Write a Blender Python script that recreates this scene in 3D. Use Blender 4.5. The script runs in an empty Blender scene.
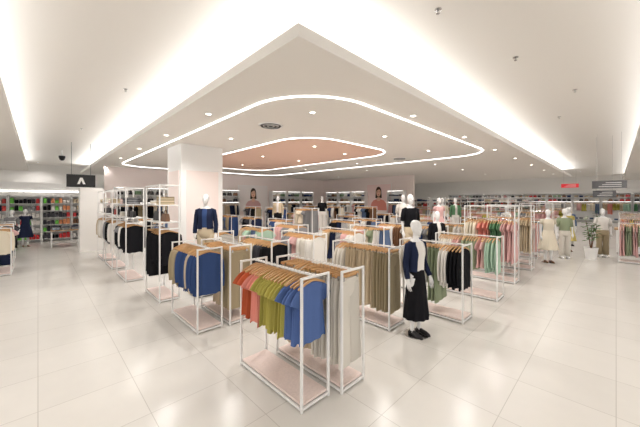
import bpy, math, random
from mathutils import Vector, Matrix
random.seed(23)
ZOOM=None
sc = bpy.context.scene
try:
    sc.view_settings.view_transform = 'Standard'
    sc.view_settings.look = 'None'
except Exception: pass
F=289.0; H=2.1; PHI=math.radians(45.7); C=math.cos(PHI); S=math.sin(PHI)
CZ=3.8; UZ=4.4

# ------------------------------------------------------------ materials
def lin(h):
    h=h.lstrip('#'); out=[]
    for i in (0,2,4):
        c=int(h[i:i+2],16)/255
        out.append(c/12.92 if c<=.04045 else ((c+.055)/1.055)**2.4)
    return (*out,1)
MATS={}
def mat(key,hexc=None,rough=.6,metal=0,bump=0,bscale=60,emis=0,vary=0,vscale=8,spec=.5,island=0):
    if key in MATS: return MATS[key]
    m=bpy.data.materials.new(key); m.use_nodes=True
    nt=m.node_tree; b=nt.nodes['Principled BSDF']
    col=lin(hexc or 'cccccc')
    b.inputs['Base Color'].default_value=col
    b.inputs['Roughness'].default_value=rough
    b.inputs['Metallic'].default_value=metal
    b.inputs['Specular IOR Level'].default_value=spec
    if emis:
        b.inputs['Emission Color'].default_value=col
        b.inputs['Emission Strength'].default_value=emis
    if island:
        g=nt.nodes.new('ShaderNodeNewGeometry'); mr=nt.nodes.new('ShaderNodeMapRange')
        mr.inputs['To Min'].default_value=1-island; mr.inputs['To Max'].default_value=1+island*.6
        nt.links.new(g.outputs['Random Per Island'],mr.inputs['Value'])
        hs=nt.nodes.new('ShaderNodeHueSaturation'); hs.inputs['Color'].default_value=col
        nt.links.new(mr.outputs[0],hs.inputs['Value']); nt.links.new(hs.outputs[0],b.inputs['Base Color'])
    if bump or vary:
        tc=nt.nodes.new('ShaderNodeTexCoord'); n=nt.nodes.new('ShaderNodeTexNoise')
        n.inputs['Scale'].default_value=bscale if bump else vscale
        nt.links.new(tc.outputs['Object'],n.inputs['Vector'])
        if bump:
            bp=nt.nodes.new('ShaderNodeBump'); bp.inputs['Strength'].default_value=bump
            bp.inputs['Distance'].default_value=.01
            nt.links.new(n.outputs['Fac'],bp.inputs['Height']); nt.links.new(bp.outputs['Normal'],b.inputs['Normal'])
        if vary:
            mx=nt.nodes.new('ShaderNodeMix'); mx.data_type='RGBA'
            n2=nt.nodes.new('ShaderNodeTexNoise'); n2.inputs['Scale'].default_value=vscale
            nt.links.new(tc.outputs['Object'],n2.inputs['Vector'])
            nt.links.new(n2.outputs['Fac'],mx.inputs[0])
            mx.inputs[6].default_value=tuple(c*(1-vary) for c in col[:3])+(1,)
            mx.inputs[7].default_value=tuple(min(1,c*(1+vary)) for c in col[:3])+(1,)
            nt.links.new(mx.outputs[2],b.inputs['Base Color'])
    MATS[key]=m; return m
FAB={'black':'1c1c20','beige':'cfbea3','khaki':'b0a184','white':'efebe5','grey':'929294','greige':'e2dcd2',
 'navy':'262e48','blue':'3b5180','teeblue':'5b74ab','rust':'cf6a48','salmon':'e8988a','lime':'b9af5c','mint':'b4cfba',
 'sage':'9aa588','pink':'e3b8b5','teal':'4b8688','orange':'dd946a','yellow':'dcca7c','red':'b84a46','green':'668f6c',
 'denim':'66799a','brown':'7b5a43','cream':'ebe0cc','sky':'aabfd2','wine':'7a2f3c','dkgrey':'4a4a50'}
for k,v in FAB.items(): mat('fabric_'+k,v,rough=.9,bump=.25,bscale=90,spec=.15,island=.16)
for key,c1,c2 in (('stripe_navy','e9e6e0','2a3350'),('stripe_grey','e4dfd6','8b8680')):
    m=bpy.data.materials.new('fabric_'+key); m.use_nodes=True; nt=m.node_tree; b=nt.nodes['Principled BSDF']; b.inputs['Roughness'].default_value=.9
    tc=nt.nodes.new('ShaderNodeTexCoord'); wv=nt.nodes.new('ShaderNodeTexWave'); wv.bands_direction='Z'; wv.inputs['Scale'].default_value=9
    rp=nt.nodes.new('ShaderNodeValToRGB'); rp.color_ramp.interpolation='CONSTANT'; rp.color_ramp.elements[0].color=lin(c1); rp.color_ramp.elements[1].color=lin(c2); rp.color_ramp.elements[1].position=.6
    nt.links.new(tc.outputs['Object'],wv.inputs['Vector']); nt.links.new(wv.outputs['Fac'],rp.inputs['Fac']); nt.links.new(rp.outputs['Color'],b.inputs['Base Color'])
    MATS['fabric_'+key]=m
mat('white_metal','f3f2f0',rough=.35)
mat('mannequin_white','f4f3f2',rough=.35)
mat('chrome','c8c8c8',rough=.25,metal=1)
mat('hanger_wood','cfa06a',rough=.45,vary=.2,vscale=20)
mat('base_panel','f0ddd6',rough=.4,vary=.12,vscale=45)
mat('ceiling_paint','f6f2ec',rough=.9,spec=.1)
mat('wall_paint','f3f0ec',rough=.8,spec=.2)
mat('blush_paint','f5e8e3',rough=.8,spec=.2)
mat('pink_ceiling','f7d3c0',rough=.8,spec=.2)
mat('white_paint','f4f3f1',rough=.6)
mat('grey_metal','6a6a6e',rough=.4)
mat('dark','151517',rough=.4)
mat('dark_leather','222024',rough=.35)
mat('brown_leather','7d5a40',rough=.4)
mat('red_leather','b03030',rough=.4)
mat('led','fffdfb',emis=6)
mat('lamp_face','fff3e0',emis=14)
mat('shelf_led','fffaf4',emis=4)
mat('skin','e8bca2',rough=.6); mat('hair','3b2a22',rough=.5); mat('lips','b0323a',rough=.5)
mat('poster_bg','f2ebe8',rough=.5); mat('poster_bg2','f6dcd8',rough=.5)
mat('sign_red','d02f38',rough=.4,emis=.5)
mat('wood_floorish','b89468',rough=.5,vary=.15,vscale=6)
mat('leaf','4f7d3a',rough=.5,island=.35); mat('soil','3a2c22',rough=.9)

m=bpy.data.materials.new('floor_tiles'); m.use_nodes=True; nt=m.node_tree; b=nt.nodes['Principled BSDF']
tc=nt.nodes.new('ShaderNodeTexCoord'); br=nt.nodes.new('ShaderNodeTexBrick')
br.offset=0; br.squash=1
for k,v in {'Scale':1,'Mortar Size':.004,'Mortar Smooth':.3,'Brick Width':.8,'Row Height':.8,'Bias':0}.items(): br.inputs[k].default_value=v
br.inputs['Color1'].default_value=lin('dedad4'); br.inputs['Color2'].default_value=lin('e3dfd9'); br.inputs['Mortar'].default_value=lin('c2bdb6')
nt.links.new(tc.outputs['Object'],br.inputs['Vector'])
ns=nt.nodes.new('ShaderNodeTexNoise'); ns.inputs['Scale'].default_value=3; ns.inputs['Detail'].default_value=6
nt.links.new(tc.outputs['Object'],ns.inputs['Vector'])
mx=nt.nodes.new('ShaderNodeMix'); mx.data_type='RGBA'; mx.blend_type='MULTIPLY'; mx.inputs[0].default_value=.08
nt.links.new(br.outputs['Color'],mx.inputs[6]); nt.links.new(ns.outputs['Fac'],mx.inputs[7])
nt.links.new(mx.outputs[2],b.inputs['Base Color']); b.inputs['Roughness'].default_value=.22; b.inputs['Specular IOR Level'].default_value=.45
MATS['floor_tiles']=m

# ------------------------------------------------------------ mesh builder
class MB:
    def __init__(s): s.v=[];s.f=[];s.m=[];s.names=[]
    def mi(s,n):
        if n not in s.names: s.names.append(n)
        return s.names.index(n)
    def add(s,vs,fs,mt):
        o=len(s.v); s.v+=vs; k=s.mi(mt)
        for f in fs: s.f.append([i+o for i in f]); s.m.append(k)
    def box(s,x0,x1,y0,y1,z0,z1,mt):
        vs=[(x,y,z) for z in (z0,z1) for y in (y0,y1) for x in (x0,x1)]
        s.add(vs,[(0,2,3,1),(4,5,7,6),(0,1,5,4),(2,6,7,3),(0,4,6,2),(1,3,7,5)],mt)
    def rings(s,R,mt,cap=True,closed=True):
        n=len(R[0]); vs=[tuple(p) for r in R for p in r]; fs=[]
        for i in range(len(R)-1):
            for j in range(n if closed else n-1):
                k=(j+1)%n
                fs.append((i*n+j,i*n+k,(i+1)*n+k,(i+1)*n+j))
        if cap:
            fs.append(tuple(reversed(range(n)))); fs.append(tuple((len(R)-1)*n+j for j in range(n)))
        s.add(vs,fs,mt)
    def tube(s,path,rad,mt,n=8,fy=1.0,cap=True,fold=0,fk=5,hem=False,ph=0):
        P=[Vector(p) for p in path]; R=[]
        up0=Vector((0,1,0))
        for i,p in enumerate(P):
            t=(P[min(i+1,len(P)-1)]-P[max(i-1,0)]).normalized()
            u=up0-t*up0.dot(t)
            if u.length<.2:
                u=Vector((1,0,0))-t*t.x
            u.normalize(); w=t.cross(u)
            r=rad[i] if isinstance(rad,(list,tuple)) else rad
            def mk(q,off):
                out=[]
                for j in range(n):
                    a=2*math.pi*j/n
                    rr=r*q*(1+fold*math.sin(fk*a+i*.35+ph))
                    out.append(p+t*off+u*(math.sin(a)*rr*fy)+w*(math.cos(a)*rr))
                return out
            if hem and i==len(P)-1:
                R.append(mk(1,-.008)); R.append(mk(1,0)); R.append(mk(.93,-.002)); R.append(mk(.9,-.03))
            else: R.append(mk(1,0))
        s.rings(R,mt,cap)
    def ell(s,c,r,mt,n=12,m=8):
        R=[]
        for i in range(m+1):
            a=-math.pi/2+math.pi*i/m
            q=max(math.cos(a),.02)
            R.append([(c[0]+r[0]*q*math.cos(2*math.pi*j/n),c[1]+r[1]*q*math.sin(2*math.pi*j/n),c[2]+r[2]*math.sin(a)) for j in range(n)])
        s.rings(R,mt)
    def put(s,T,loc,ang,mt=None,sx=1,sz=1):
        ca,sa=math.cos(ang),math.sin(ang)
        for (vs,fs,mn) in T:
            s.add([(loc[0]+x*sx*ca-y*sa,loc[1]+x*sx*sa+y*ca,loc[2]+z*sz) for x,y,z in vs],fs,mt if mn=='*' else mn)
    def tpl(s):
        out=[]
        for k,n in enumerate(s.names):
            idx=[f for f,mm in zip(s.f,s.m) if mm==k]
            used=sorted({i for f in idx for i in f}); mp={u:i for i,u in enumerate(used)}
            out.append(([tuple(s.v[u]) for u in used],[tuple(mp[i] for i in f) for f in idx],n))
        return out
    def obj(s,name,parent=None,smooth=False,bevel=0,subd=0,loc=(0,0,0),rot=0):
        me=bpy.data.meshes.new(name); me.from_pydata([tuple(v) for v in s.v],[],s.f)
        for n in s.names: me.materials.append(MATS[n] if n in MATS else MATS['fabric_'+n])
        me.polygons.foreach_set('material_index',s.m)
        if smooth: me.polygons.foreach_set('use_smooth',[True]*len(me.polygons))
        me.update()
        o=bpy.data.objects.new(name,me); sc.collection.objects.link(o)
        o.location=loc; o.rotation_euler=(0,0,rot)
        if parent: o.parent=parent
        if bevel:
            bm=o.modifiers.new('bevel','BEVEL'); bm.width=bevel; bm.segments=2; bm.limit_method='ANGLE'
        if subd:
            sm=o.modifiers.new('sub','SUBSURF'); sm.levels=subd; sm.render_levels=subd
        return o
def empty(name,loc=(0,0,0),rot=0):
    e=bpy.data.objects.new(name,None); e.empty_display_size=.2; sc.collection.objects.link(e)
    e.location=loc; e.rotation_euler=(0,0,rot); return e

# ------------------------------------------------------------ garment templates (hang from z=0, width x, thickness y)
def body_rings(mb,rows,ph,k=3,amp=.014,n=28,mt='*',hem=True):
    R=[]; L=rows[-1][0]
    rows=list(rows)
    if hem:
        z,hw,ht=rows[-1]; rows=rows[:-1]+[(z+.01,hw,ht),(z,hw,ht),(z+.002,hw*.98,ht*.8),(z+.03,hw*.96,ht*.6)]
    for (z,hw,ht) in rows:
        q=min(1,max(0,(z-rows[0][0])/(L-rows[0][0])))
        ring=[]
        for j in range(n):
            a=2*math.pi*j/n; cx=math.cos(a)
            x=hw*math.copysign(abs(cx)**.75,cx); y=ht*math.sin(a)
            y+=amp*q**.6*math.sin(k*math.pi*x/.2+ph+q*.8)
            y+=amp*.5*q*math.sin(7*math.pi*x/.2+ph*2)
            ring.append((x,y,z+.012*q*q*math.sin(3*math.pi*x/.2+ph)))
        R.append(ring)
    mb.rings(R,mt,cap=True)
def top_t(L=.66,sleeve='s',hw=.21,ht=.02,ph=0,flare=0):
    mb=MB()
    rows=[(-.072,.06,.008),(-.085,.10,.014),(-.102,.165,.016),(-.122,.185,.018),(-.18,.183,ht),(-.26,.187,ht)]
    m_=7
    for i in range(1,m_+1):
        t=i/m_; rows.append((-.26-(L-.19)*t,.187+(hw-.187)*t+flare*t*t,ht*(1+.35*t)))
    body_rings(mb,rows,ph)
    for sgn in (-1,1):
        if sleeve=='s':
            mb.tube([(sgn*.13,0,-.14),(sgn*.18,0,-.165),(sgn*.228,.004,-.215),(sgn*.262,.006,-.28)],[.04,.062,.075,.08],'*',n=12,fy=.24,fold=.04,fk=3,hem=True)
        elif sleeve=='l':
            mb.tube([(sgn*.14,0,-.13),(sgn*.195,0,-.17),(sgn*.22,.01,-.32),(sgn*.23,.012,-.5),(sgn*.228,.0,-.66)],[.05,.058,.052,.045,.038],'*',n=12,fy=.4,fold=.07,fk=3,hem=True)
    mb.tube([(0.062*math.cos(a),.014*math.sin(a),-.07-.022*(1 if math.sin(a)<0 else 0)*abs(math.sin(a))) for a in [i*math.pi/6 for i in range(13)]],.006,'*',n=5,cap=False)
    return mb.tpl()
def pants_t(L=.95,ph=0,wide=.104):
    mb=MB()
    body_rings(mb,[(-.098,.172,.012),(-.1,.176,.017),(-.135,.178,.019),(-.137,.176,.017),(-.2,.186,.021),(-.27,.188,.02),(-.32,.15,.008)],ph,amp=.004,hem=False)
    for sgn in (-1,1):
        p=[(sgn*.088,0,-.138),(sgn*.092,0,-.2),(sgn*.097,0,-.3)];r=[.082,.09,.096]
        for i in range(1,7):
            t=i/6; p.append((sgn*(.097+.008*t),.008*math.sin(ph+t*3),-.3-(L-.22)*t)); r.append(.096+(wide-.096)*t)
        mb.tube(p,r,'*',n=20,fy=.24,fold=.05,fk=6,hem=True,ph=ph)
    return mb.tpl()
def skirt_t(L=.75,ph=0):
    mb=MB(); rows=[(-.098,.148,.01),(-.1,.15,.015),(-.13,.155,.02)]
    for i in range(1,8):
        t=i/7; rows.append((-.13-(L-.05)*t,.155+.1*t**.8,.02+.02*t))
    body_rings(mb,rows,ph,k=5,amp=.018,n=34)
    return mb.tpl()
GT={'tee':[top_t(.62,'s',ph=i*2.1) for i in range(3)],
    'shirt':[top_t(.68,'l',ph=i*1.7,ht=.024) for i in range(3)],
    'blouse':[top_t(.60,'s',hw=.22,ph=i*1.3,flare=.03) for i in range(3)],
    'dress':[top_t(.98,'s',hw=.22,ph=i*2.3,flare=.07) for i in range(3)],
    'pants':[pants_t(.97,i*1.4) for i in range(3)],
    'skirt':[skirt_t(.72,i*1.4) for i in range(3)]}
def hanger_t(clip=False):
    mb=MB()
    if not clip:
        R=[]
        for i in range(-6,7):
            x=i/6*.2; z=-.050-.060*(abs(x)/.2)**1.4; h=.014-.004*abs(i)/6
            R.append([(x,-.008,z-h),(x,.008,z-h),(x,.008,z+h*.9),(x,-.008,z+h*.9)])
        mb.rings(R,'hanger_wood')
    else:
        R=[]
        for i in range(-4,5):
            x=i/4*.17; R.append([(x,-.008,-.088),(x,.008,-.088),(x,.008,-.058),(x,-.008,-.058)])
        mb.rings(R,'hanger_wood')
        for sx in (-.13,.13): mb.box(sx-.012,sx+.012,-.02,.02,-.118,-.07,'chrome')
    mb.tube([(0,0,-.06),(0,0,-.02),(.014,0,-.008),(.016,0,.008),(.006,0,.017),(-.008,0,.015),(-.014,0,.004)],.0025,'chrome',n=5)
    return mb.tpl()
HG=hanger_t(False); HC=hanger_t(True)

def hang(cl,hg,axis,c,s0,s1,z,items,sp=.056):
    tot=sum(i[2] for i in items); cap=int((s1-s0)/sp); seq=[]
    for t,co,n in items: seq+= [(t,co)]*max(1,round(n*cap/tot))
    seq=seq[:cap]; step=(s1-s0)/len(seq)
    for i,(t,co) in enumerate(seq):
        p=s0+(i+.5)*step+random.uniform(-.006,.006)
        a=random.uniform(-.1,.1)+(math.pi/2 if axis=='X' else 0)
        loc=(c,p,z) if axis=='Y' else (p,c,z)
        cl.put(random.choice(GT[t]),loc,a,co,random.uniform(.94,1.05),random.uniform(.96,1.04))
        hg.put(HC if t in('pants','skirt') else HG,loc,a)

def frame(mb,w,l,h,t=.024,tall=False,mt='white_metal',shelves=()):
    x,y=w/2,l/2; e=.001
    for sx in (-1,1):
        for sy in (-1,1):
            X=sx*(x-t/2);Y=sy*(y-t/2); mb.box(X-t/2,X+t/2,Y-t/2,Y+t/2,0,h,mt)
    for z in (.02,h-t):
        for sy in (-1,1): Y=sy*(y-t/2); mb.box(-x+t,x-t,Y-t/2+e,Y+t/2-e,z,z+t-e,mt)
    for z in ((.02,h-t) if tall else (.02,)):
        for sx in (-1,1): X=sx*(x-t/2); mb.box(X-t/2+e,X+t/2-e,-y+t,y-t,z,z+t-e,mt)
    mb.box(-x+t,x-t,-y+t,y-t,.05,.075,'base_panel')
    for z in shelves: mb.box(-x+e,x-e,-y+t,y-t,z,z+.02,mt)
def bag(mb,c,w,mt,ang=0):
    h=w*.72; d=w*.35
    T=MB()
    R=[]
    for z,k in ((0,1),(.03*h,1.04),(h*.5,1.0),(h*.95,.82),(h,.8)):
        R.append([(-w/2*k,-d/2*k,z),(0,-d/2*k*1.12,z),(w/2*k,-d/2*k,z),(w/2*k,d/2*k,z),(0,d/2*k*1.12,z),(-w/2*k,d/2*k,z)])
    T.rings(R,mt)
    T.tube([(w*.25*math.cos(a),0,h+w*.33*math.sin(a)) for a in [math.pi*i/8 for i in range(9)]],w*.03,mt,n=6)
    T.box(-w*.06,w*.06,-d/2*1.1,-d/2*.95,h*.45,h*.6,'chrome')
    mb.put(T.tpl(),c,ang)
def stack(mb,c,cols,n=4,w=.26,d=.3):
    z=c[2]
    for i in range(n):
        co=cols[i%len(cols)]; t=random.uniform(.022,.032); k=random.uniform(.94,1)
        ww,dd=w*k/2,d*k/2; R=[]
        for zz,q in ((0,.97),(t*.3,1),(t*.75,1),(t*.98,.95)):
            R.append([(c[0]+ww*q*a,c[1]+dd*q*b_,z+zz) for a,b_ in ((-1,-.9),(-.9,-1),(.9,-1),(1,-.9),(1,.9),(.9,1),(-.9,1),(-1,.9))])
        mb.rings(R,co); z+=t
def shelf_goods(mb,w,l,z,kind):
    n=max(1,int(l/.36))
    for i in range(n):
        p=-l/2+(i+.5)*l/n
        if kind=='bags' and random.random()<.85:
            bag(mb,(0,p,z+.002),random.uniform(.22,.3),random.choice(['dark_leather','dark_leather','brown_leather','red_leather','dark_leather']),math.pi/2+random.uniform(-.2,.2))
        else:
            stack(mb,(0,p,z+.002),random.choice([['black','grey'],['white','cream'],['beige','khaki'],['navy','blue'],['pink','white']]),random.randint(3,6),w=min(.3,w*.8),d=.27)

def rack(cx,cy,items,w=.42,l=1.2,h=1.33,axis='Y',name='clothing_rack',tall=False,railz=None,goods=('bags','fold'),near=False,mt='white_metal'):
    rot=0 if axis=='Y' else -math.pi/2
    e=empty(name,(cx,cy,0),rot)
    fm=MB(); sh=(1.62,1.98) if tall else ()
    isT=h>1.6
    frame(fm,w,l,h,shelves=sh,mt=mt,tall=isT)
    rz=railz or (1.5 if tall else h-.012)
    t=.024
    if isT: fm.tube([(0,-l/2+t*.5,rz),(0,l/2-t*.5,rz)],.011,'chrome',n=8)
    else: fm.box(-.012,.012,-l/2+t,l/2-t,rz-.011,rz+.011,mt)
    if isT:
        for sy in(-1,1):
            Y=sy*(l/2-t/2); fm.box(-w/2+t,w/2-t,Y-.01,Y+.01,rz-.012,rz+.012,mt)
    fm.obj('rack_frame',e,bevel=.002 if near else 0)
    cl=MB(); hg=MB()
    hang(cl,hg,'Y',0,-l/2+.03,l/2-.03,rz,items,sp=.056 if not tall else .06)
    cl.obj('hanging_clothes',e,smooth=True,subd=1 if near else 0)
    hg.obj('hangers',e,smooth=False)
    if tall:
        g=MB()
        for z,k in zip((1.64,2.0),goods): shelf_goods(g,w,l-.1,z,k)
        g.obj('shelf_goods',e,smooth=False)
    return e

# ------------------------------------------------------------ room shell
def simple(name,x0,x1,y0,y1,z0,z1,mt,bevel=0):
    mb=MB(); mb.box(x0,x1,y0,y1,z0,z1,mt); return mb.obj(name,bevel=bevel)
simple('floor',-14,40,-14,30,-.1,0,'floor_tiles')
simple('ceiling',-14,40,-14,30,UZ,UZ+.1,'ceiling_paint')
simple('ceiling_slab',1.93,28,2.3,24,CZ,CZ+.14,'ceiling_paint',.004)
simple('ceiling_slab_west',-14,-.4,-.4,24,CZ,CZ+.14,'ceiling_paint')
simple('ceiling_slab_south',-.39,36,-14,-.4,CZ,CZ+.14,'ceiling_paint')
simple('wall_east',38,38.2,-14,30,0,UZ,'wall_paint')
simple('wall_north',-14,38,26,26.2,0,UZ,'wall_paint')
simple('wall_partition_north',2.4,18.2,18,18.2,0,CZ,'blush_paint')
simple('wall_partition_east',18,18.2,9.5,18,0,CZ,'blush_paint')
simple('baseboard_north',2.4,18,17.97,18,0,.1,'white_paint')
simple('baseboard_east',17.97,18,9.5,17.96,0,.1,'white_paint')
mb=MB(); mb.box(3.05,4.35,9.05,10.3,0,CZ,'white_paint'); mb.box(3.2,4.2,9.03,9.05,.1,3.0,'blush_paint'); mb.box(3.03,3.05,9.2,10.15,.1,3.0,'blush_paint')
mb.box(3.03,4.37,9.02,10.32,0,.1,'white_paint'); mb.obj('column',bevel=.004)

def rrect(x0,x1,y0,y1,r,n=14):
    P=[]
    for cx,cy,a0 in ((x1-r,y1-r,0),(x0+r,y1-r,90),(x0+r,y0+r,180),(x1-r,y0+r,270)):
        for i in range(n+1):
            a=math.radians(a0+90*i/n); P.append((cx+r*math.cos(a),cy+r*math.sin(a)))
    return P
def led_loop(name,x0,x1,y0,y1,r,w=.03):
    A=rrect(x0,x1,y0,y1,r); B=rrect(x0+w,x1-w,y0+w,y1-w,r-w)
    mb=MB(); z0,z1=CZ-.018,CZ
    R=[]
    for a,b in zip(A,B): R.append([(a[0],a[1],z1),(a[0],a[1],z0),(b[0],b[1],z0),(b[0],b[1],z1)])
    R.append(R[0]); mb.rings(R,'led',cap=False); return mb.obj(name)
led_loop('led_strip_light',2.75,11.8,3.1,17,1.35)
led_loop('led_strip_light',4.9,9.3,5.5,14.5,1.2)
mb=MB(); P=rrect(4.96,9.24,5.56,14.44,1.14)
mb.rings([[(x,y,CZ) for x,y in P],[(x,y,CZ-.012) for x,y in P]],'pink_ceiling'); mb.obj('ceiling_pink_panel')

dl=MB(); spots=[]
def down(x,y,z=CZ,r=.05):
    n=16
    def ring(rr,zz): return [(x+rr*math.cos(2*math.pi*i/n),y+rr*math.sin(2*math.pi*i/n),zz) for i in range(n)]
    dl.rings([ring(r+.02,z),ring(r+.02,z-.012),ring(r,z-.014),ring(r,z-.004)],'white_metal',cap=False)
    dl.rings([ring(r,z-.005),ring(r,z-.008)],'lamp_face')
    spots.append((x,y,z-.06))
for x in (5.4,8.2,11.0,13.8,17,20.5,24): down(x,2.85)
for y in (5.6,8.2,11.0,14.0,18): down(2.4,y)
for p in ((3.8,4.1),(6.6,4.3),(9.6,4.5),(3.8,7.4),(3.9,12.4),(10.6,8.4),(10.6,12),(6.2,6.6),(8,6.9),(6.2,9.5),(8,9.5),(7,12.5),(13.5,6),(13.5,10),(15.5,14),(17,6),(21,6),(25,6),(21,11),(25,11)): down(*p,CZ if not(4.9<p[0]<9.3 and 5.5<p[1]<14.5) else CZ-.012)
for p in ((-1.2,1.5),(-1.2,5),(-1.2,9),(-1.2,13),(1.2,-1.2),(5,-1.2),(9,-1.2),(13,-1.2),(17,-1.2),(22,-1.2),(-1.5,-2),(-3.2,3),(3,-3.2)): down(*p)  # out-of-view fill lamps, added on the side slabs to light the aisle floor
for p in ((31,2),(31,7),(31,12),(35.5,0),(35.5,4.5),(35.5,9),(35.5,13),(20.5,15),(0,25),(5,25.2)): down(*p,UZ)  # extra fill lamps, added to brighten the dim far departments
dl.obj('recessed_and_fill_downlights')
for i,(x,y,z) in enumerate(spots):
    L=bpy.data.lights.new('downlight_and_fill_lamp','SPOT'); L.energy=(130 if (x>1.5 and y>2) else 106) if x<28 else 160; L.spot_size=math.radians(150); L.spot_blend=1; L.shadow_soft_size=.05
    L.color=(1,.965,.93)
    o=bpy.data.objects.new('downlight_and_fill_lamp',L); o.location=(x,y,z); sc.collection.objects.link(o)
def cove(x0,y0,x1,y1,z,perm=5.5):
    le=math.hypot(x1-x0,y1-y0)
    L=bpy.data.lights.new('cove_lamp','AREA'); L.shape='RECTANGLE'; L.size=le if abs(x1-x0)>abs(y1-y0) else .08; L.size_y=.08 if abs(x1-x0)>abs(y1-y0) else le
    L.energy=perm*le; L.color=(.97,.985,1)
    o=bpy.data.objects.new('cove_lamp',L); o.location=((x0+x1)/2,(y0+y1)/2,z); o.rotation_euler=(math.pi,0,0); sc.collection.objects.link(o)
cz=CZ+.17
cove(2.1,2.5,2.1,23.8,cz,6.5); cove(2.3,2.5,27.8,2.5,cz,6.5)
cove(-.6,-.2,-.6,23.8,cz,3.5); cove(-.4,-.6,35.8,-.6,cz,2.6)
cove(27.8,2.7,27.8,23.8,cz,10); cove(2.2,23.8,27.6,23.8,cz,4); cove(-10,23.8,-.8,23.8,cz,4)

for (x,y) in ((3.8,5.5),(10.6,6.2)):
    mb=MB(); n=32
    def ring(rr,zz): return [(rr*math.cos(2*math.pi*i/n),rr*math.sin(2*math.pi*i/n),zz) for i in range(n)]
    mb.rings([ring(.28,0),ring(.27,-.02),ring(.24,-.015)],'white_metal',cap=False)
    for k in range(5):
        r=.23-.045*k; mb.rings([ring(r,-.004),ring(r-.012,-.03),ring(r-.02,-.03),ring(r-.014,-.004)],'white_metal' if k%2 else 'grey_metal',cap=False)
    mb.rings([ring(.24,-.001),ring(.24,-.003)],'dark')
    mb.obj('air_diffuser',loc=(x,y,CZ),smooth=False)
for (x,y) in ((5.5,1.13),(3.45,1.5),(10.3,1.1),(1.3,7.1),(1.0,12),(8,.6)):
    mb=MB(); mb.tube([(0,0,0),(0,0,-.01),(0,0,-.015)],[.04,.04,.02],'chrome',n=12); mb.tube([(0,0,-.01),(0,0,-.05)],.008,'chrome'); mb.tube([(0,0,-.05),(0,0,-.054)],.022,'chrome',n=10)
    mb.obj('fire_sprinkler',loc=(x,y,UZ))
mb=MB(); mb.tube([(0,0,0),(0,0,-.25)],.025,'white_metal'); mb.tube([(0,0,-.25),(0,0,-.32),(0,0,-.38)],[.12,.12,.1],'dark',n=16); mb.ell((0,0,-.38),(.1,.1,.09),'dark')
mb.obj('security_dome_camera',loc=(.8,18,UZ),smooth=True)

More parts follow.
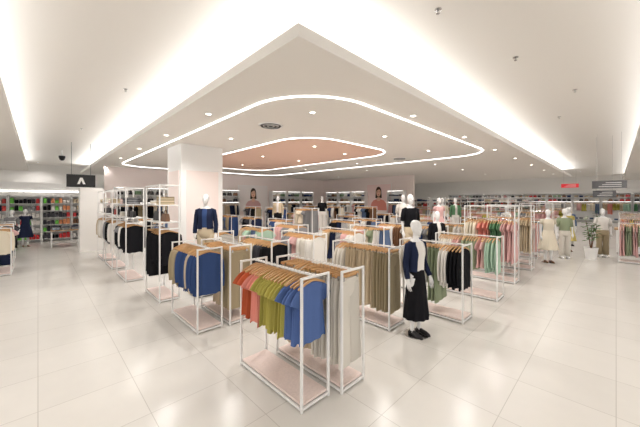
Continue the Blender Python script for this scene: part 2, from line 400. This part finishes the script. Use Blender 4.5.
# ------------------------------------------------------------ mannequins
def mannequin(loc,rot,kind,vox=.01,hz=0,scale=1.0,base=True,top='navy',bottom='beige',inner='white'):
    e=empty('mannequin',(loc[0],loc[1],hz),rot); e.scale=(scale,)*3
    B=MB(); M='mannequin_white'
    def er(z,cy,rx,ry,n=20,a0=0,a1=2*math.pi,fold=0,fk=8,ph=0):
        return [((rx*(1+fold*math.sin(fk*a+ph)))*math.cos(a),cy+(ry*(1+fold*math.sin(fk*a+ph)))*math.sin(a),z) for a in [a0+(a1-a0)*j/n for j in range(n)]]
    T=[(.80,0,.09,.08),(.86,0,.15,.105),(.93,.01,.162,.118),(1.0,.005,.138,.10),(1.08,0,.112,.083),(1.17,-.005,.122,.09),(1.27,-.015,.138,.112),(1.34,-.01,.148,.105),(1.41,0,.155,.08),(1.455,.005,.12,.06),(1.485,.01,.06,.05),(1.53,.008,.043,.044),(1.60,.0,.042,.045)]
    B.rings([er(*t) for t in T],M)
    Hd=[(1.548,-.035,.022,.022),(1.56,-.03,.038,.042),(1.59,-.02,.052,.068),(1.63,-.01,.062,.083),(1.68,0,.069,.092),(1.72,.005,.068,.091),(1.755,.008,.055,.075),(1.778,.01,.034,.046),(1.785,.01,.01,.014)]
    B.rings([er(*t) for t in Hd],M)
    B.tube([(0,-.084,1.68),(0,-.100,1.652),(0,-.104,1.637),(0,-.084,1.63)],[.008,.011,.013,.01],M,n=8)
    B.ell((0,-.080,1.603),(.022,.014,.011),M)
    for s in(-1,1):
        B.ell((s*.03,-.075,1.685),(.022,.016,.008),M); B.ell((s*.069,.012,1.655),(.009,.02,.032),M)
        hx=s*.085
        B.tube([(hx,0,.90),(hx,-.004,.80),(hx*1.02,-.006,.65),(hx,-.008,.50),(hx,-.002,.46),(hx*.98,.012,.36),(hx*.95,.014,.25),(hx*.95,.01,.12),(hx*.95,.012,.07)],[.09,.085,.068,.052,.048,.051,.042,.029,.028],M,n=14)
        B.tube([(hx*.95,.035,.06),(hx*.97,0,.055),(hx,-.06,.035),(hx*1.03,-.12,.022),(hx*1.03,-.16,.018)],[.022,.034,.034,.034,.018],M,n=10)
        bend=-.10 if kind=='cardigan' and s>0 else -.03
        A=[(s*.13,0,1.415),(s*.175,.003,1.395),(s*.195,.008,1.29),(s*.212,.018,1.14),(s*.218,.01,1.09),(s*.221,bend*.4,.98),(s*.221,bend,.88)]
        B.tube(A,[.043,.044,.038,.032,.032,.027,.021],M,n=12)
        hx2=s*.221; y0=bend
        B.tube([(hx2,y0,.89),(hx2,y0-.005,.85),(hx2,y0-.012,.80)],[.024,.034,.032],M,n=10,fy=1)
        for q,ln in ((-.027,.075),(-.009,.085),(.009,.082),(.027,.062)):
            B.tube([(hx2,y0-.012+q,.815),(hx2-s*.004,y0-.016+q*1.25,.80-ln*.5),(hx2-s*.016,y0-.022+q*1.4,.80-ln)],[.009,.008,.006],M,n=6)
        B.tube([(hx2,y0-.03,.86),(hx2-s*.012,y0-.055,.83),(hx2-s*.018,y0-.062,.795)],[.012,.011,.008],M,n=6)
    ob=B.obj('body',e,smooth=True)
    r=ob.modifiers.new('remesh','REMESH'); r.mode='VOXEL'; r.voxel_size=vox; r.use_smooth_shade=True
    sm=ob.modifiers.new('smooth','SMOOTH'); sm.factor=.5; sm.iterations=2
    K=MB()
    def sleeves(zend,add,mt):
        for s in(-1,1):
            bend=-.10 if kind=='cardigan' and s>0 else -.03
            A=[(s*.11,0,1.42),(s*.175,.003,1.40),(s*.197,.008,1.29),(s*.214,.018,1.14),(s*.221,.01,1.08),(s*.224,bend*.4,.98),(s*.224,bend*.9,.905)]
            R=[.043,.048,.043,.040,.039,.036,.032]
            k=sum(1 for a in A if a[2]>=zend)
            K.tube(A[:k],[q+add for q in R[:k]],mt,n=14,fold=.04,fk=3)
    def torso(z0,z1,add,mt,gap=0,hang_=0,n=32,cap=False):
        rows=[t for t in T if z0<=t[0]<=z1]
        a0=-math.pi/2+gap; a1=-math.pi/2+2*math.pi-gap; R=[]
        for t in reversed(rows):
            z,cy,rx,ry=t; ad=add+hang_*max(0,(1.3-z))
            if z<1.25: rx=max(rx,.132);ry=max(ry,.10)
            R.append([((rx+ad)*(1+.012*math.sin(7*a+z*9))*math.cos(a),cy+(ry+ad)*(1+.012*math.sin(7*a+z*9))*math.sin(a),z) for a in [a0+(a1-a0)*j/n for j in range(n+(1 if gap else 0))]])
        K.rings(R,mt,cap=False,closed=not gap)
    def shoes(mt='dark_leather'):
        for s in(-1,1):
            hx=s*.085
            K.tube([(hx*.95,.05,.055),(hx*.97,.01,.052),(hx,-.06,.038),(hx*1.03,-.12,.028),(hx*1.03,-.175,.02),(hx*1.03,-.195,.014)],[.026,.038,.038,.038,.026,.008],mt,n=12,fy=.9)
            K.box(hx*.95-.02,hx*.95+.02,.03,.07,.002,.05,mt)
    def trousers(mt,w=.075):
        K.rings([er(z,0,rx,ry,n=28) for z,rx,ry in ((1.07,.13,.095),(1.0,.155,.115),(.93,.18,.135),(.85,.175,.125),(.80,.16,.11))],mt)
        for s in(-1,1):
            K.tube([(s*.085,0,.88),(s*.088,0,.75),(s*.09,0,.5),(s*.09,.01,.3),(s*.09,.01,.10)],[.098,.096,.083,w+.005,w],mt,n=16,fold=.03,fk=4)
    if kind=='cardigan':
        torso(.99,1.46,.010,inner); torso(.98,1.46,.022,top,gap=.62,hang_=.03); sleeves(.9,.006,top)
        R=[]
        for i in range(13):
            t=i/12; z=1.07-.80*t; rx=.125+.085*t**.7; ry=.095+.085*t**.7
            R.append(er(z,0,rx,ry,n=60,fold=.06*t,fk=10,ph=t))
        K.rings(R,bottom,cap=False); shoes()
    elif kind=='jacket':
        torso(.99,1.47,.010,inner); torso(1.0,1.47,.025,top,gap=.3,hang_=.04); sleeves(.9,.010,top); trousers(bottom); shoes()
    elif kind=='tee':
        torso(.99,1.48,.016,top,hang_=.03); sleeves(1.14,.012,top); trousers(bottom,.085); shoes('white_paint')
    elif kind=='dress':
        torso(1.07,1.46,.014,top); sleeves(1.25,.012,top)
        R=[]
        for i in range(11):
            t=i/10; R.append(er(1.12-.68*t,0,.135+.15*t**.8,.10+.14*t**.8,n=60,fold=.06*t,fk=9))
        K.rings(R,top,cap=False); shoes('brown_leather')
    K.obj('clothes',e,smooth=True)
    if base:
        P=MB(); n=36
        P.rings([[(r_*math.cos(2*math.pi*i/n),r_*math.sin(2*math.pi*i/n),z) for i in range(n)] for r_,z in ((.19,0.001),(.19,.006),(.185,.008))],'chrome'); P.obj('base_plate',e)
    return e
def podium(x,y,w,d,h):
    mb=MB(); mb.box(-w/2,w/2,-d/2,d/2,.03,h,'white_paint'); mb.box(-w/2+.03,w/2-.03,-d/2+.03,d/2-.03,0,.03,'grey_metal')
    mb.obj('display_podium',bevel=.006,loc=(x,y,0))
mannequin((4.24,2.19),-.2,'cardigan',vox=.0055,top='navy',bottom='black')
podium(6.5,3.5,.6,.6,.45); mannequin((6.5,3.5),-.5,'tee',hz=.451,top='black',bottom='beige')
podium(2.72,6.5,.6,.6,.45); mannequin((2.72,6.5),-.6,'jacket',vox=.008,hz=.451,top='navy',bottom='beige',inner='blue')
mannequin((14.9,.35),-1.3,'tee',top='white',bottom='khaki'); mannequin((13.6,1.3),-1.1,'tee',top='sage',bottom='greige')
mannequin((-.78,17.5),-.2,'tee',top='grey',bottom='black',scale=.95); mannequin((-.4,18.6),.2,'dress',top='navy',scale=.95)
mannequin((12.3,1.6),-1.0,'dress',top='cream'); mannequin((8.0,3.5),-.7,'jacket',top='black',bottom='grey')
mannequin((17.5,1.5),-1.1,'jacket',top='denim',bottom='white'); mannequin((15.6,1.4),-1.2,'dress',top='yellow')
podium(10.9,4.7,.6,.6,.4); mannequin((10.9,4.7),-.7,'dress',hz=.401,top='pink'); mannequin((17,3.9),-1,'jacket',top='white',bottom='denim')
podium(9.3,5.3,.5,.5,.5); mannequin((9.3,5.3),-.9,'tee',hz=.501,top='white',bottom='grey')
podium(12.4,5.2,.5,.5,.4); mannequin((12.4,5.2),-.9,'tee',hz=.401,top='cream',bottom='black')
podium(14.1,5.3,.5,.5,.4); mannequin((14.1,5.3),-.9,'jacket',hz=.401,top='green',bottom='white')
podium(10.8,10.9,.5,.5,.5); mannequin((10.8,10.9),-.8,'tee',hz=.501,top='black',bottom='white')
podium(8.0,11.0,.5,.5,.5); mannequin((8.0,11.0),-.8,'jacket',hz=.501,top='beige',bottom='black')

# ------------------------------------------------------------ racks
rack(2.045,2.75,[('tee','teeblue',5),('tee','lime',8),('tee','salmon',3),('tee','rust',4)],w=.40,l=1.2,near=True)
rack(2.54,2.66,[('pants','greige',8),('pants','beige',3),('shirt','cream',3),('pants','beige',5)],w=.40,l=1.2,near=True)
rack(1.98,5.15,[('shirt','blue',4),('shirt','beige',2),('shirt','blue',6),('shirt','khaki',4)],w=.42,l=1.2,near=True)
rack(2.5,5.1,[('pants','khaki',5),('pants','beige',4),('shirt','beige',5),('pants','greige',2)],w=.42,l=1.2,near=True)
rack(4.25,3.15,[('pants','khaki',5),('pants','beige',9),('shirt','greige',3)],w=.48,l=1.25,near=True)
rack(5.35,2.4,[('shirt','black',3),('shirt','white',2),('pants','sage',3),('shirt','greige',6)],w=.46,l=1.2,near=True)
rack(7.0,2.35,[('shirt','mint',4),('blouse','pink',3),('shirt','sage',5),('blouse','pink',3),('shirt','greige',5)],w=.5,l=1.3,near=True)
rack(1.96,7.0,[('shirt','black',8),('pants','black',6)],w=.40,l=1.05,h=2.42,tall=True,name='tall_display_rack')
rack(1.8,9.3,[('shirt','black',4),('shirt','white',3),('tee','grey',3),('shirt','black',4)],w=.42,l=1.2,h=2.42,tall=True,name='tall_display_rack')
rack(1.8,11.2,[('shirt','white',4),('shirt','black',5),('shirt','grey',4)],w=.42,l=1.2,h=2.42,tall=True,name='tall_display_rack')
rack(1.8,12.9,[('shirt','white',4),('shirt','greige',5),('shirt','beige',4)],w=.42,l=1.2,h=2.42,tall=True,name='tall_display_rack')
neutral=['beige','khaki','white','black','grey','navy','navy','cream','dkgrey','stripe_navy','black','stripe_grey','white','blue','brown','denim','pink']
colour=['pink','mint','sage','pink','salmon','grey','white','beige','cream','green','pink','white','denim','lime','white','beige']
def rnd(pal,types=('shirt','tee','pants','blouse','shirt','skirt')):
    return [(random.choice(types),random.choice(pal),random.randint(2,4)) for _ in range(random.randint(4,6))]
rack(3.3,5.05,[('shirt','black',5),('shirt','dkgrey',3),('shirt','beige',5),('blouse','stripe_grey',3)],w=.42,l=1.2)
rack(4.6,5.3,[('shirt','white',3),('shirt','greige',4),('tee','pink',3),('shirt','grey',4)],w=.42,l=1.2)
xs=[3.35,4.6,5.9,7.2,8.6,10.0,11.5,13.0,14.6]
for j,y in enumerate((5.2,7.4,9.7,12.0,14.2)):
    for i,x in enumerate(xs):
        if j==0 and i in (0,1,5,7): continue
        if j==1 and i in (3,6): continue
        if j in(2,3) and i in (2,5): continue
        if x<4.7 and 8.6<y<10.9: continue
        if j>=2 and i in (1,4,7) :
            rack(x,y,rnd(neutral),w=.42,l=1.25,h=1.75,name='tall_display_rack')
            continue
        rack(x,y,rnd(neutral if random.random()<.85 else colour),w=.42,l=1.25)
for x,pal in ((8.7,neutral),(10.1,neutral),(12.0,colour),(13.8,colour),(15.6,colour)):
    rack(x,4.0 if x<9 else 3.8,rnd(pal),w=.42,l=.9)
for x,it,t in ((8.7,[('dress','pink',3),('dress','green',3),('blouse','salmon',3),('shirt','cream',3)],True),(9.7,rnd(['pink','white','cream','salmon'],('dress','blouse','shirt')),False),(10.7,rnd(colour,('dress','blouse')),True),
             (11.6,rnd(['green','teal','cream','sage'],('dress','shirt')),False),(13.0,rnd(['white','pink','sky'],('dress','shirt')),False),(14.6,rnd(['teal','blue','denim','sky']),False),(16.0,rnd(colour),True),(18.2,rnd(colour),False),(20,rnd(colour),True),(22,rnd(colour),False),(24,rnd(colour),True)):
    if t: rack(x,2.35 if x<15 else 2.5,it,w=.45,l=1.2,h=1.95,railz=1.6,name='tall_display_rack')
    else: rack(x,2.5,it,w=.45,l=1.1)
for x in (17.2,19.5,22.5,25.5,29,32):
    for y in (5,7.2,9.4 if x<18 else 9.8,12.5):
        if x<18 and y>9: continue
        rack(x,y,rnd(colour),w=.45,l=1.4,h=2.3 if (x>24 or x==19.5) else 1.4,tall=(x>24 or x==19.5),name='tall_display_rack' if (x>24 or x==19.5) else 'clothing_rack')
for x in (17.6,19,20.5,22,24,26,28): rack(x,-.7,rnd(['pink','white','pink','salmon','green','cream','yellow']),w=.45,l=1.2)

def wall_unit(cx,cy,rot,pal,big=False):
    e=empty('wall_display_unit',(cx,cy,0),rot)
    f=MB(); w=1.25 if not big else 1.9; d=.45
    for sx in(-1,1): f.box(sx*w/2-.015,sx*w/2+.015,-d,0,0,2.75,'white_metal')
    f.box(-w/2+.015,w/2-.015,-.02,0,.05,2.75,'white_paint')
    for z in (.25,1.95,2.35,2.73): f.box(-w/2+.015,w/2-.015,-d+.01,-.02,z,z+.025,'white_metal')
    f.box(-w/2+.05,w/2-.05,-d+.03,-d+.05,1.935,1.95,'shelf_led')
    if not big: f.box(-w/2+.05,w/2-.05,-d+.03,-d+.05,2.715,2.73,'shelf_led')
    f.tube([(-w/2+.015,-.24,1.85),(w/2-.015,-.24,1.85)],.011,'chrome',n=6)
    f.obj('unit_frame',e)
    c=MB();h=MB(); hang(c,h,'X',-.24,-w/2+.06,w/2-.06,1.85,rnd(pal),sp=.065); c.obj('hanging_clothes',e,smooth=True); h.obj('hangers',e)
    g=MB()
    n_=3 if not big else 5
    for z in (1.977,2.377):
        for i in range(n_):
            x=-w/2+.22+i*(w-.44)/(n_-1)
            if random.random()<.5: bag(g,(x,-.24,z),.28,random.choice(['dark_leather','brown_leather','red_leather'] if big else ['dark_leather','dark_leather','brown_leather']),random.uniform(-.2,.2))
            else: stack(g,(x,-.24,z),random.choice([['black','grey'],['white','cream'],['beige','khaki'],['navy','blue'],['green','sage']]),random.randint(3,8))
    for i in range(n_): stack(g,(-w/2+.22+i*(w-.44)/(n_-1),-.24,.277),random.choice([['black','grey'],['white','cream'],['denim','navy']]),5)
    g.obj('shelf_goods',e)
for x in (3.4,4.8,6.2,7.6,9.0,12.9,14.3,15.7): wall_unit(x,17.96,0,neutral)
for y in (16.6,15.2,13.8,10.6): wall_unit(17.96,y,-math.pi/2,neutral)

def poster(cx,cy,rot,w,h,z0,bg,topc):
    e=empty('fashion_poster',(cx,cy,z0),rot)
    mb=MB(); mb.box(-w/2,w/2,-.04,0,0,h,bg)
    for a in ((-w/2-.02,-w/2,0,h),(w/2,w/2+.02,0,h),(-w/2-.02,w/2+.02,-.02,0),(-w/2-.02,w/2+.02,h,h+.02)): mb.box(a[0],a[1],-.045,0,a[2],a[3],'white_metal')
    def poly(pts,y,mt): 
        mb.add([(x*h,y,z*h) for x,z in pts],[tuple(range(len(pts)))],mt)
    def el(cx_,cz_,rx,rz,y,mt): poly([(cx_+rx*math.cos(2*math.pi*i/28),cz_+rz*math.sin(2*math.pi*i/28)) for i in range(28)],y,mt)
    el(0,.72,.13,.19,-.042,'hair'); poly([(-.13,.68),(-.15,.48),(-.08,.46),(.08,.46),(.15,.48),(.13,.68)],-.0421,'hair')
    poly([(-.06,.5),(.06,.5),(.07,.36),(-.07,.36)],-.044,'skin')
    poly([(-.38,0),(-.34,.26),(-.24,.38),(-.07,.43),(0,.36),(.07,.43),(.24,.38),(.34,.26),(.38,0)],-.043,topc)
    el(0,.68,.1,.155,-.045,'skin'); poly([(-.105,.74),(-.095,.83),(0,.88),(.095,.83),(.105,.74),(.03,.81)],-.046,'hair')
    for s in(-1,1): el(s*.04,.70,.018,.008,-.047,'hair'); el(s*.04,.725,.024,.005,-.047,'hair')
    el(0,.66,.011,.018,-.0465,'skin'); el(0,.60,.03,.011,-.047,'lips')
    mb.obj('poster_print',e)
poster(10.9,17.96,0,2.3,1.75,1.35,'poster_bg','pink')
poster(17.96,12.2,-math.pi/2,2.1,1.9,1.35,'poster_bg2','salmon')

# ------------------------------------------------------------ left background
simple('partition_panel',1.2,1.95,15,15.5,0,2.6,'wall_paint',.004)
mb=MB(); mb.box(-.65,.25,-.05,.05,0,.5,'dark')
mb.add([(-.33,-.052,.12),(-.25,-.052,.12),(-.2,-.052,.27),(-.15,-.052,.12),(-.07,-.052,.12),(-.16,-.052,.38),(-.24,-.052,.38)],[(0,1,2,6),(2,3,4,5),(2,5,6)],'white_paint')
for x in (-.5,.1): mb.tube([(x,0,.5),(x,0,UZ-2.62)],.008,'grey_metal')
mb.obj('hanging_shop_sign',loc=(1.45,15.1,2.62))
def gondola(cx,cy,w,h,cols,name='shelving_unit'):
    e=empty(name,(cx,cy,0)); f=MB(); d=.4
    for sx in(-1,1): f.box(sx*w/2-.015,sx*w/2+.015,-d,0,0,h,'white_metal')
    f.box(-w/2+.015,w/2-.015,-.02,0,0,h,'white_paint')
    zs=[.12+i*(h-.2)/6 for i in range(7)]
    for z in zs: f.box(-w/2+.015,w/2-.015,-d+.01,-.02,z,z+.02,'white_metal')
    f.obj('unit_frame',e); g=MB()
    for z in zs[:-1]:
        n=int(w/.15); blk=random.choice(cols)
        for i in range(n):
            if random.random()<.5: blk=random.choice(cols)
            co=blk; x=-w/2+.03+(i+.5)*(w-.06)/n; b0=z+.022; hh=random.uniform(.16,.28)
            k=.062
            R=[[(x+sx*k*q,-.2+sy*.14*q,b0+hh*t) for sx,sy in((-1,-1),(1,-1),(1,1),(-1,1))] for t,q in ((0,.95),(.1,1),(.85,.95),(1,.75))]
            g.rings(R,co)
    g.obj('stacked_goods',e,smooth=False)
mat('vivid_red','cf3a3c'); mat('vivid_green','6cc04a')
for i,(x,cols) in enumerate(((-1.6,['white','grey','navy','red']),(-.45,['vivid_green','black','white','grey','vivid_red','dkgrey']),(.7,['vivid_red','vivid_green','vivid_green','black','white','orange','dkgrey']),(1.85,['brown','black','vivid_red','white','beige','dkgrey']))): gondola(x,20.5,1.1,2.35,cols)
mb=MB(); mb.box(-3,3,-.06,0,0,.5,'white_paint'); mb.box(-2.9,2.9,-.1,-.06,.02,.07,'shelf_led')
for x in (-2.8,2.8): mb.box(x-.03,x+.03,-.05,0,-2.5,0,'white_metal')
mb.obj('light_box_fascia',loc=(0,20.9,2.5))
rack(-.75,12.4,rnd(neutral),w=.45,l=1.2); rack(-.8,14.6,rnd(neutral),w=.45,l=1.2)
def table(cx,cy,cols):
    mb=MB()
    mb.box(-.5,.5,-.35,.35,.72,.76,'wood_floorish'); mb.box(-.46,.46,-.31,.31,.2,.22,'white_metal')
    for sx in(-1,1):
        for sy in(-1,1): mb.box(sx*.47-.02,sx*.47+.02,sy*.32-.02,sy*.32+.02,0,.72,'white_metal')
    for i in range(3):
        for j in(-1,1): stack(mb,(-.33+i*.33,j*.17,.762),random.choice(cols),5,w=.26,d=.28)
    mb.obj('display_table',loc=(cx,cy,0),bevel=.002)
table(.9,17.6,[['navy','white'],['grey','sky']])

# ------------------------------------------------------------ right background
e=empty('sales_counter',(16.4,-.6,0)); mb=MB(); mb.box(-.4,.4,-1.1,.6,.08,.95,'white_paint'); mb.box(-.45,.45,-1.15,.65,.95,1.0,'wood_floorish'); mb.box(-.36,.36,-1.06,.56,0,.08,'grey_metal'); mb.obj('counter_body',e,bevel=.005)
g=MB()
for i in range(4): stack(g,(0,-.9+i*.4,1.002),random.choice([['yellow','white'],['teal','sky'],['pink','cream']]),6)
g.obj('folded_clothes',e)
rack(14.2,-.5,rnd(['pink','sage','green','yellow','cream','white'],('dress','shirt')),w=.45,l=.9)
def plant(x,y,h=1.5):
    e=empty('potted_plant',(x,y,0)); mb=MB(); n=24
    mb.rings([[(r*math.cos(2*math.pi*i/n),r*math.sin(2*math.pi*i/n),z) for i in range(n)] for r,z in ((.14,0),(.19,.38),(.2,.42),(.17,.42),(.17,.37))],'white_paint')
    mb.rings([[(r*math.cos(2*math.pi*i/n),r*math.sin(2*math.pi*i/n),z) for i in range(n)] for r,z in ((.168,.36),(.168,.385))],'soil')
    mb.obj('pot',e,smooth=False); lf=MB(); rr=random.Random(4)
    for s in range(5):
        a=s*1.26; tip=Vector((.16*math.cos(a),.16*math.sin(a),h*rr.uniform(.7,.95)))
        lf.tube([(.02*math.cos(a),.02*math.sin(a),.38),(tip.x*.4,tip.y*.4,tip.z*.6),tuple(tip)],[.012,.009,.005],'brown',n=6)
        for k in range(16):
            t=.35+.65*k/15; b0=Vector((tip.x*t,tip.y*t,.38+(tip.z-.38)*t)); th=k*2.4+s
            d=Vector((math.cos(th),math.sin(th),rr.uniform(.1,.7))).normalized(); sd=d.cross(Vector((0,0,1))).normalized(); L_=rr.uniform(.16,.26)
            p=[b0,b0+d*L_*.35+sd*.045,b0+d*L_*.7+sd*.035-Vector((0,0,.02)),b0+d*L_-Vector((0,0,.06)),b0+d*L_*.7-sd*.035-Vector((0,0,.02)),b0+d*L_*.35-sd*.045]
            lf.add([tuple(q) for q in p],[(0,1,2,3,4,5)],'leaf')
    lf.obj('foliage',e)
plant(14.0,.62,1.6); plant(18.5,.5,1.7)
def csign(x,y,z,w,h,mt,name,lines=True):
    mb=MB(); mb.box(-.03,.03,-w/2,w/2,0,h,mt)
    for s in(-.35,.35): mb.tube([(0,s*w,h),(0,s*w,UZ-z-.005)],.004,'chrome',n=6)
    if lines:
        for k in range(3): mb.box(-.034,-.03,-w*.35,w*(.3-.1*k),h*(.2+.25*k),h*(.28+.25*k),'white_paint')
    mb.obj(name,loc=(x,y,z))
csign(14,.17,2.5,.85,.26,'grey_metal','hanging_directory_sign'); csign(14.6,.3,2.2,.6,.24,'grey_metal','hanging_directory_sign')
csign(20,1.7,2.75,.7,.2,'sign_red','exit_sign')
for y in (-4,-2,0,2,4,6,8,10,12,14): wall_unit(37.9,y,-math.pi/2,colour,big=True)
# ------------------------------------------------------------ world + camera
w=bpy.data.worlds.new('world'); sc.world=w; w.use_nodes=True
w.node_tree.nodes['Background'].inputs[0].default_value=(1,.98,.955,1); w.node_tree.nodes['Background'].inputs[1].default_value=1.35
cam=bpy.data.cameras.new('camera'); co=bpy.data.objects.new('camera',cam); sc.collection.objects.link(co)
cam.sensor_width=36; cam.lens=F/640*36; cam.shift_y=-13.5/640; cam.clip_start=.05; cam.clip_end=200
co.location=(0,0,H); co.rotation_euler=(math.pi/2,0,-(math.pi/2-PHI)); sc.camera=co
if ZOOM:
    k,px,py=ZOOM; cam.lens*=k; cam.shift_x=(px-320)*k/640; cam.shift_y=-(py-200)*k/640
print('verts',sum(len(o.data.vertices) for o in sc.objects if o.type=='MESH'))
